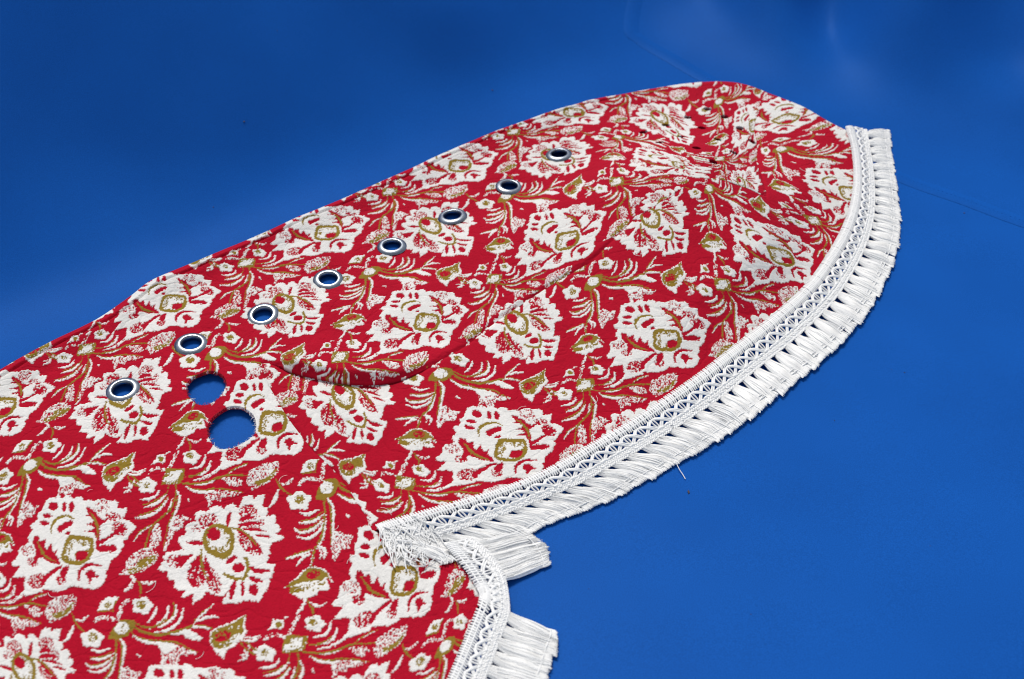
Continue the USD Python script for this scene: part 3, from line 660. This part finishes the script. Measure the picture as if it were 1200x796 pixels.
def sheet(poly, front, lift=0.0, skirt=True):
    """Fine sheet over the polygon, its rim drawn exactly onto the outline, with the woven pattern as vertex tint."""
    inside = shapely.contains_xy(poly, GX, GY)
    cell = inside[:-1, :-1] | inside[1:, :-1] | inside[:-1, 1:] | inside[1:, 1:]
    n, m = GX.shape
    r, c = np.nonzero(cell)
    i = r * m + c
    F = np.vstack([np.stack([i, i + 1, i + m + 1], 1), np.stack([i, i + m + 1, i + m], 1)])
    ids = np.unique(F); back = np.full(n * m, -1); back[ids] = np.arange(len(ids)); F = back[F]
    x, y = GX.ravel()[ids].copy(), GY.ravel()[ids].copy(); ins = inside.ravel()[ids]
    out = np.nonzero(~ins)[0]
    b = poly.boundary
    pts = shapely.points(x[out], y[out])
    q = shapely.line_interpolate_point(b, shapely.line_locate_point(b, pts)) if b.geom_type == 'LineString' else None
    if q is None:
        parts = list(b.geoms)
        D = np.stack([shapely.distance(pts, g) for g in parts]); near = D.argmin(0)
        xy = np.zeros((len(out), 2))
        for k, g in enumerate(parts):
            s = near == k
            if s.any(): xy[s] = shapely.get_coordinates(shapely.line_interpolate_point(g, shapely.line_locate_point(g, pts[s])))
    else:
        xy = shapely.get_coordinates(q)
    x[out], y[out] = xy.T
    a = np.stack([x, y], 1)
    e1, e2 = a[F[:, 1]] - a[F[:, 0]], a[F[:, 2]] - a[F[:, 0]]
    F = F[(e1[:, 0] * e2[:, 1] - e1[:, 1] * e2[:, 0]) > 1e-9]
    z = pad_z(x, y, front) + lift
    V = np.column_stack([x, y, z])
    p = to_px(V)
    L = lattice(p, front)
    cls = weave(L)
    col = PAL[cls]
    # pile: pale yarn stands a little proud, fine embossed quilting
    mm = L[:, :1] * U + L[:, 1:] * Vv
    qn = np.column_stack([mm * 60, np.zeros(len(mm))])
    w1, w2 = meshkit.fbm(qn, 2, 11), meshkit.fbm(qn + 7.3, 2, 12)
    crease = np.exp(-((w1 - .5) / .018) ** 2) + np.exp(-((w2 - .5) / .018) ** 2)
    V[:, 2] += np.where(cls == WHITE, 0.00038, np.where(cls == OLIVE, 0.0002, 0)) - 0.00036 * np.clip(crease, 0, 1)
    V[:, 2] += (meshkit.noise(np.column_stack([x, y, z * 0]) * 900, 3) - .5) * 0.00025
    rim = smooth(shapely.distance(shapely.points(x, y), up_line), 0.001, 0.006)
    V[:, 2] = z + (V[:, 2] - z) * rim
    pale = (0.93 + 0.14 * meshkit.noise(np.column_stack([x, y, z * 0]) * 1500, 8))
    col = col * pale[:, None]
    if skirt:
        E = np.vstack([F[:, [0, 1]], F[:, [1, 2]], F[:, [2, 0]]])
        k = E[:, 0].astype(np.int64) * len(V) + E[:, 1]; kr = E[:, 1].astype(np.int64) * len(V) + E[:, 0]
        B = E[~np.isin(k, kr)]
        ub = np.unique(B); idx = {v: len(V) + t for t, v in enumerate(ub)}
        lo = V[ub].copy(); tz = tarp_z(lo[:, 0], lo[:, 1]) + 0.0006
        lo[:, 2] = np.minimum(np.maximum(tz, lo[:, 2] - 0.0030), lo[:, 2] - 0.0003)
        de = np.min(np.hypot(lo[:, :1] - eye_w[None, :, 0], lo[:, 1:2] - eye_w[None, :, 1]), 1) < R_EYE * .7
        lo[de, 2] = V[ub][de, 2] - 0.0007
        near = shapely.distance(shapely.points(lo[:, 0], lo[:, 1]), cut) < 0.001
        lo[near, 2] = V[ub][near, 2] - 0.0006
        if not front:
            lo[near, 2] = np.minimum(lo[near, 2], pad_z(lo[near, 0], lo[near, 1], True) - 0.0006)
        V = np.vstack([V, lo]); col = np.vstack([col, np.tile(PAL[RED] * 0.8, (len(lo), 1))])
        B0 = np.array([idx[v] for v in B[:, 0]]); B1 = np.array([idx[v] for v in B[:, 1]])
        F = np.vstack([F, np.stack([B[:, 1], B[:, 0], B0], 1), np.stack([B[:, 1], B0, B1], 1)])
    return V, F, col


def add_sheet(name, poly, front, with_hem=False):
    V, F, col = sheet(poly, front)
    groups = [(name, F)]
    if with_hem:
        c = V[F].mean(1); h = shapely.distance(shapely.points(c[:, 0], c[:, 1]), up_line) < 0.0125
        groups = [(name, F[~h]), ('hem', F[h])]
    N_ = np.zeros_like(V); fn = np.cross(V[F[:, 1]] - V[F[:, 0]], V[F[:, 2]] - V[F[:, 0]])
    for k in range(3): np.add.at(N_, F[:, k], fn)
    N_ /= np.linalg.norm(N_, axis=1, keepdims=True) + 1e-12
    for nm, f in groups:
        ids = np.unique(f); back = np.zeros(len(V), int); back[ids] = np.arange(len(ids))
        o = obj(nm, (V[ids], back[f]), M_cloth, CV, True)
        o.GetNormalsAttr().Set(Vt.Vec3fArray.FromNumpy(N_[ids].astype(np.float32)))
        UsdGeom.PrimvarsAPI(o).CreatePrimvar('tint', Sdf.ValueTypeNames.Color3fArray, 'vertex').Set(Vt.Vec3fArray.FromNumpy(col[ids].astype(np.float32)))


add_sheet('main_panel', main_one, False, True)
add_sheet('front_panel', front_p, True)

# ------------------------------------------------------------------ eyelets
prof = np.array([(0.57, -0.16), (0.545, -0.03), (0.555, 0.08), (0.59, 0.16), (0.65, 0.20), (0.76, 0.19), (0.89, 0.125), (0.975, 0.04), (1.0, -0.01), (0.97, -0.05), (0.80, -0.04), (0.6, -0.06)])
prof = curve(prof, 4)
th = np.linspace(0, 2 * np.pi, 49)[:-1]
for k, e in enumerate(eye_w):
    h = 0.012
    zx = (pad_z(e[:1] + h, e[1:2]) - pad_z(e[:1] - h, e[1:2]))[0] / (2 * h); zy = (pad_z(e[:1], e[1:2] + h) - pad_z(e[:1], e[1:2] - h))[0] / (2 * h)
    tilt = rng.normal(0, 0.06, 2)
    V = np.stack([prof[:, None, 0] * np.cos(th), prof[:, None, 0] * np.sin(th), np.repeat(prof[:, 1:2], 48, 1)], -1).reshape(-1, 3) * R_EYE * rng.uniform(.97, 1.03)
    V[:, 2] *= 0.75
    V[:, 2] += V[:, 0] * (zx + tilt[0]) + V[:, 1] * (zy + tilt[1])
    V += e + [0, 0, 0.0006]
    n, m = len(prof), 48
    i = np.arange(n - 1)[:, None] * m; j = np.arange(m)[None]; j2 = (j + 1) % m
    Fq = np.stack([i + j, i + j2, i + m + j2, i + m + j], -1).reshape(-1, 4)
    Fq = np.vstack([Fq[:, [0, 1, 2]], Fq[:, [0, 2, 3]]])
    obj('eyelet', (V, Fq), M_metal, CV, True)

# ------------------------------------------------------------------ the fringe
PAIRS = [((994, 150), (1043, 150)), ((1000, 172), (1045, 174)), ((1003, 195), (1049, 202)), ((1003, 218), (1053, 232)), ((999, 244), (1055, 264)), ((989, 272), (1050, 297)), ((973, 301), (1036, 333)), ((948, 336), (1011, 374)), ((908, 373), (970, 417)), ((864, 408), (922, 456)), ((822, 441), (880, 489)),
         ((782, 469), (842, 515)), ((742, 496), (803, 537)), ((701, 520), (758, 562)), ((651, 549), (706, 589)), ((601, 571), (652, 609)), ((551, 587), (606, 632)), ((500, 602), (562, 650)), ((462, 613), (526, 664)), ((441, 620), (490, 668))]
Pi = hit(np.array([a for a, b in PAIRS], float), lambda x, y: np.full(len(x), 0.005)); Po = hit(np.array([b for a, b in PAIRS], float), lambda x, y: tarp_z(x, y) + 0.003)
Ci, Co = curve(Pi, 30), curve(Po, 30)
Pi = Pi + (Pi - Po) * 0.07; Ci = curve(Pi, 30)
slen = np.r_[0, np.cumsum(np.linalg.norm(np.diff((Ci + Co) / 2, axis=0), axis=1))]
LEN = slen[-1]


class Strip:
    def __init__(s, Ci, Co, base):
        s.Ci, s.Co, s.base = Ci, Co, base
        s.sl = np.r_[0, np.cumsum(np.linalg.norm(np.diff((Ci + Co) / 2, axis=0), axis=1))]; s.len = s.sl[-1]
        s.w = np.linalg.norm(Ci - Co, axis=1).mean()
    def __call__(s, d, t, h=0.0):
        """Point at distance d along, fraction t across, h above what it lies on."""
        d, t = np.broadcast_arrays(np.asarray(d, float), np.asarray(t, float))
        a = np.stack([np.interp(d, s.sl, s.Ci[:, k]) for k in range(2)], -1); b = np.stack([np.interp(d, s.sl, s.Co[:, k]) for k in range(2)], -1)
        p = a + (b - a) * t[..., None]
        z = s.base(p[..., 0].ravel(), p[..., 1].ravel(), t.ravel()).reshape(t.shape)
        return np.concatenate([p, (z + h)[..., None]], -1)


def base1(x, y, t):
    tz = tarp_z(x, y) + 0.0012
    pz = np.where(shapely.contains_xy(outline, x, y), pad_z(x, y) + 0.0006, tz)
    return np.maximum(np.maximum(tz, pz), (0.0052 * (1 - smooth(t, 0.15, 0.6))) + 0.0)


def gimp(S, d0, d1, t0, t1, step, seed):
    r = np.random.default_rng(seed); mb = MB()
    d = d0
    while d < d1:
        j = r.normal(0, .00015, 2)
        tt = np.linspace(0, 1, 8)
        p = S(d + step * 1.15 * (tt - .5) + j[0], t0 + (t1 - t0) * tt, 0.0)
        p[:, 2] += 0.0002 + 0.0011 * np.sin(np.pi * np.clip(tt, .04, .96)) ** .55
        mb.add(tube(p, 0.00082 * np.sqrt(np.sin(np.pi * (0.1 + .8 * tt))), 6))
        d += step * r.uniform(.93, 1.07)
    for tt, rad in ((t0 + (t1 - t0) * .32, .0006), (t0 + (t1 - t0) * .68, .0006)):
        dd = np.arange(d0, d1, .003)
        p = S(dd, tt, 0.0012); mb.add(tube(p, rad, 5))
    return mb.mesh()


def lacing(S, d0, d1, t0, t1, per, seed):
    """Crossed double cords with small round loops between them."""
    r = np.random.default_rng(seed); mb = MB()
    n = max(1, int(round((d1 - d0) / per))); tt = np.linspace(0, 1, 9); w = S.w * (t1 - t0)
    for k in range(n):
        a = d0 + k * per
        for sgn, hh in ((1, .0004), (-1, .0011)):
            for o in (-.06, .06):
                j = r.normal(0, .00015)
                u = .5 + sgn * (.40 * (2 * tt - 1)) + o
                p = S(a + per * u + j, t0 + (t1 - t0) * tt, 0.0); p[:, 2] += 0.0005 + hh * np.sin(np.pi * tt)
                mb.add(tube(p, 0.00075, 6))
        th_ = np.linspace(0, 2 * np.pi, 15)
        for o, rx, tc, ry in ((0.0, .10, .48, .42),):
            p = S(a + per * (o + rx * np.cos(th_)) + r.normal(0, .0002), t0 + (t1 - t0) * (tc + ry * np.sin(th_)), 0.0010)
            mb.add(tube(p, 0.0006, 5, False))
        for o in (.0, .5):
            q = S(a + per * (o + np.array([-.13, -.07, 0, .07, .13])), t1 + .005, 0.0013); mb.add(tube(q, [.0005, .0011, .0013, .0011, .0005], 6))
    return mb.mesh()


def chain(S, d0, d1, t0, t1, seed):
    r = np.random.default_rng(seed); mb = MB()
    ts = np.linspace(t0, t1, 4); step = .0019
    for k, t in enumerate(ts):
        d = d0 + (k % 2) * step / 2
        while d < d1:
            tt = np.linspace(0, 1, 5)
            p = S(d + step * 1.25 * (tt - .5), t + (tt - .5) * .030 * (1 if k % 2 else -1), 0.0013 + .0002 * r.normal())
            mb.add(tube(p, .0008 * np.sqrt(np.sin(np.pi * (.12 + .76 * tt))), 6)); d += step
    return mb.mesh()


def tassel(S, d, t0, per, seed, sway, n=26, full=.5, t1=1.0, rs=.0004, root=.25):
    """A bunch of soft silky yarns: pinched at the chain, bulging, flattened where the cross threads hold it, cut off at the end."""
    r = np.random.default_rng(seed); mb = MB()
    NT, NU = 20, 57
    t = np.linspace(0, 1, NT); u = np.linspace(-1, 1, NU)
    half = per * (root + (full - root) * np.sin(np.pi / 2 * np.clip(t / .55, 0, 1)) ** 1.3 - .05 * np.exp(-((t - .80) / .07) ** 2))
    lean = sway * per * np.sin(t * 1.45) + per * r.normal(0, .03) * np.sin(t * 4 + r.uniform(0, 6))
    end = t1 + .025 * u * r.uniform(.2, 1) + r.normal(0, .010, NU)
    tilt = r.uniform(-.25, .25)
    phase = np.cumsum(r.uniform(.6, 1.5, NU)); dep = r.uniform(.4, 1.0, NU)
    T, UU = np.meshgrid(t, u, indexing='ij')
    drift = .10 * np.sin(T * 5 + r.uniform(0, 6)) * np.sin(np.pi * T)
    uu = np.clip(UU + drift * (1 - UU ** 2), -1, 1)
    dd = d + lean[:, None] + uu * half[:, None]
    body = (.0019 * np.sin(np.pi * np.clip(t * .86 + .10, 0, 1)) ** .9 * (1 - .42 * smooth(t, .58, .80)) + .0006)[:, None]
    dome = np.sqrt(np.maximum(1 - UU ** 2, 0))
    ridge = (np.sin(phase[None] * 2.3 + 2.2 * np.sin(T * 3.0 + r.uniform(0, 6))) * dep[None] * .00034)
    p = S(dd, t0 + (end[None] - t0) * T, 0.0)
    p[..., 2] += body * dome * (1 + tilt * UU) + ridge * dome + .0003
    V = p.reshape(-1, 3)
    lo = p[-1].copy(); lo[:, 2] -= (body[-1] * dome[-1] * 1.0); 
    V = np.vstack([V, lo])
    i = (np.arange(NT)[:, None] * NU + np.arange(NU - 1)[None]).ravel()
    F = np.vstack([np.stack([i, i + NU, i + 1], 1), np.stack([i + 1, i + NU, i + NU + 1], 1)])
    mb.add((V, F))
    for k in range(7):                                   # stray yarns
        a = r.uniform(-.95, .95); tt = np.linspace(r.uniform(0, .3), r.uniform(.75, 1.0), 10); bend = r.normal(0, .10)
        hl = np.interp(tt, t, half); ln = np.interp(tt, t, lean); bd = np.interp(tt, t, body[:, 0])
        us = np.clip(a + bend * np.sin(np.pi * tt * 1.3), -1.05, 1.05)
        q = S(d + ln + us * hl, t0 + (t1 + r.normal(0, .015) - t0) * tt, 0.0)
        q[:, 2] += bd * np.sqrt(np.maximum(1 - us * us, 0)) + .0004
        mb.add(tube(q, rs * r.uniform(.6, 1.0), 5))
    return mb.mesh()


def build_fringe(S, d0, d1, per, tassel_list, label, seed, seg=((0.0, .20), (.20, .37), (.38, .475)), stitch=(.83, .88), root=.31):
    fr = UsdGeom.Xform.Define(stage, path_for('fringe', CV)); FP = fr.GetPath()
    if label: fr.GetPrim().SetCustomDataByKey('label', label)
    obj('gimp_braid', gimp(S, d0, d1, *seg[0], .00175, seed), M_yarn, FP, True)
    obj('lacing', lacing(S, d0, d1, *seg[1], per, seed + 1), M_yarn, FP, True)
    obj('chain_braid', chain(S, d0, d1, *seg[2], seed + 2), M_yarn, FP, True)
    for (d, sway, n, full, t1) in tassel_list:
        obj('tassel', tassel(S, d, seg[2][1] - .01, per, seed + int(d * 1e5) % 9973, sway, n, full, t1, root=root), M_yarn, FP, True)
    ends = np.array([x[0] + x[1] * per for x in tassel_list])
    for run in np.split(ends, np.nonzero(np.diff(ends) > per * 1.8)[0] + 1):
        for t in stitch:
            mb = MB()
            dd = np.linspace(run[0] - per * .45, run[-1] + per * .45, 8 * len(run) + 1)
            p = S(dd, t, 0.0); p[:, 2] += .0014 + .0005 * np.cos(2 * np.pi * np.arange(len(dd)) / 8 + np.pi)
            mb.add(tube(p, .00042, 5))
            obj('cross_thread', mb.mesh(), M_yarn, FP, True)
    return FP


S1 = Strip(Ci, Co, base1)
PER = 0.0123
n1 = int(S1.len / PER)
PER = S1.len / n1
tl = [(k * PER + PER * .5, 0.08 * math.sin(k * .9) - 1.0 * float(smooth(k / n1, .45, .8)), 26, .53 + .02 * math.sin(k * 1.7), 1.0 + .012 * math.sin(k * 2.3)) for k in range(n1)]
F1 = build_fringe(S1, 0.0, S1.len, PER, tl, 'long white fringe around the front lobe of the cover', 100)
q = at([(792, 541), (796, 548), (800, 553), (803.5, 558.5)], 0.002); q[:, 2] = tarp_z(q[:, 0], q[:, 1]) + [.003, .002, .0012, .0008]
obj('loose_thread', tube(curve(q, 6), .00028, 5), M_yarn, F1, True)

PAIRS2 = [((522, 640), (608, 618)), ((533, 654), (632, 630)), ((547, 672), (641, 642)), ((559, 691), (646, 660)), ((562, 701), (655, 738)), ((556, 720), (652, 754)), ((547, 742), (646, 774)), ((537, 766), (638, 800)), ((526, 792), (628, 828)), ((512, 825), (612, 864))]
Qi = at(np.array([a for a, b in PAIRS2], float), 0.005); Qo = at(np.array([b for a, b in PAIRS2], float), 0.002)
S2 = Strip(curve(Qi, 20), curve(Qo, 20), base1)
dpair = [np.interp(k * 20, np.arange(len(S2.sl)), S2.sl) for k in range(len(PAIRS2))]
tl2 = []
for lo, hi, n in ((dpair[0] + .001, dpair[3], 5), (dpair[4], dpair[9], int((dpair[9] - dpair[4]) / .0095) + 1)):
    for k in range(n):
        tl2.append((lo + (hi - lo) * (k + .5) / n, rng.normal(0, .08), 24, .44 if n == 5 else .60, 1.0 + rng.normal(0, .02)))
build_fringe(S2, dpair[0], S2.len - .001, .0095, tl2, 'short white fringe below the notch, at the lower edge', 300, seg=((0.0, .15), (.15, .28), (.28, .37)), stitch=(.9,), root=.40)


# ------------------------------------------------------------------ stray fibres lying on the plush
mb = MB()
for px, py in [(105, 575), (300, 610), (500, 474), (455, 598), (610, 478), (410, 655), (236, 770), (550, 455), (752, 420), (700, 470), (640, 250), (505, 345), (820, 515 - 140), (745, 300), (395, 620), (60, 700), (180, 690), (330, 560), (590, 330), (870, 260), (940, 200), (350, 690)]:
    c = hit(np.array([[px, py]], float), pad_z)[0]; a, L_ = rng.uniform(0, 6.28), rng.uniform(.0015, .005)
    t = np.linspace(-1, 1, 7); q = np.column_stack([c[0] + L_ * t * math.cos(a) - L_ * .4 * t * t * math.sin(a), c[1] + L_ * t * math.sin(a) + L_ * .4 * t * t * math.cos(a), np.zeros(7)])
    q[:, 2] = pad_z(q[:, 0], q[:, 1]) + .0006
    mb.add(tube(q, .00013, 4))
obj('stray_fibre', mb.mesh(), M_yarn, CV, True, kind='stuff')

# ------------------------------------------------------------------ frayed rims of the two cut holes, lint on the tarp
for ring in (h1_w, h2_w):
    mbs = {0: MB(), 1: MB()}
    R2 = resample(np.vstack([ring, ring[:1]]), 260); c0 = R2.mean(0)
    for k in range(259):
        if rng.random() < .25: continue
        p0 = R2[k]; inward = (c0 - p0) / np.linalg.norm(c0 - p0); tang = np.array([-inward[1], inward[0]])
        ln = abs(rng.normal(0, .0011)) + .0004; a = rng.normal(0, .7)
        d2 = inward * math.cos(a) + tang * math.sin(a)
        z0 = float(pad_z(p0[:1] - inward[:1] * .001, p0[1:] - inward[1:] * .001)[0]) - rng.uniform(0, .0015)
        q = np.array([[*(p0 - inward * .0006), z0 + .0002], [*(p0 + d2 * ln * .5), z0 + rng.uniform(-.0003, .0008)], [*(p0 + d2 * ln), z0 + rng.uniform(-.001, .0012)]])
        L = lattice(to_px(np.array([[*(p0 - inward * .001), z0]])), False)
        mbs[int(weave(L)[0] == WHITE)].add(tube(curve(q, 4), .00013, 4))
    for k, m in ((0, M_redthread), (1, M_yarn)):
        if mbs[k].n: obj('frayed_edge', mbs[k].mesh(), m, CV, True, kind='stuff')
mb = MB()
for (px, py, r, w) in ((807, 577, .0011, 2.2), (1060, 437, .0005, 2), (748, 492, .0006, 1), (978, 493, .0006, 1), (286, 143, .0011, 1.3), (325, 36, .0006, 1), (250, 243, .0006, 1.5), (577, 106, .001, 1.4), (1130, 250, .0008, 1.2), (1045, 433, .0004, 1), (690, 690, .0004, 1), (880, 720, .0004, 1.4), (1090, 640, .0004, 1)):
    g = trimesh.creation.icosphere(1, r * .6); v = g.vertices * [w, 1, .5] * rng.uniform(.7, 1.3, (len(g.vertices), 1)); a = rng.uniform(0, 3)
    v = v @ np.array([[math.cos(a), math.sin(a), 0], [-math.sin(a), math.cos(a), 0], [0, 0, 1]])
    mb.add((v + hit(np.array([[px, py]], float), tarp_z)[0] + [0, 0, r * .3], g.faces))
obj('lint', mb.mesh(), M_dust, '/World', True, kind='stuff', category='lint', label='tiny dark specks of lint scattered on the blue tarp')

# frayed end of the long fringe: loose strands lying over the corner
mb = MB()
for k in range(150):
    a = S1.len * rng.uniform(.955, 1.0); tt = np.linspace(0, 1, 9); t0_ = rng.uniform(.05, .7); ln = rng.uniform(.2, .55)
    wob = rng.normal(0, .0022, 3); ang = rng.uniform(.0, .014)
    dd = a + ang * tt + wob[0] * np.sin(3 * tt) + wob[1] * np.sin(6 * tt + 1)
    q = S1(np.minimum(dd, S1.len - 1e-5), np.minimum(t0_ + ln * tt, 1.02), 0.0)
    over = np.maximum(dd - S1.len, 0)[:, None]
    q[:, :2] += over * np.array([-.75, -.45])
    q[:, 2] = np.maximum(q[:, 2], base1(q[:, 0], q[:, 1], np.full(len(tt), 1.0))) + .0012 + abs(rng.normal(0, .0011)) * np.sin(np.pi * np.clip(tt * .9 + .1, 0, 1))
    mb.add(tube(q, rng.uniform(.00025, .0005), 5))
obj('loose_strands', mb.mesh(), M_yarn, F1, True, kind='stuff')
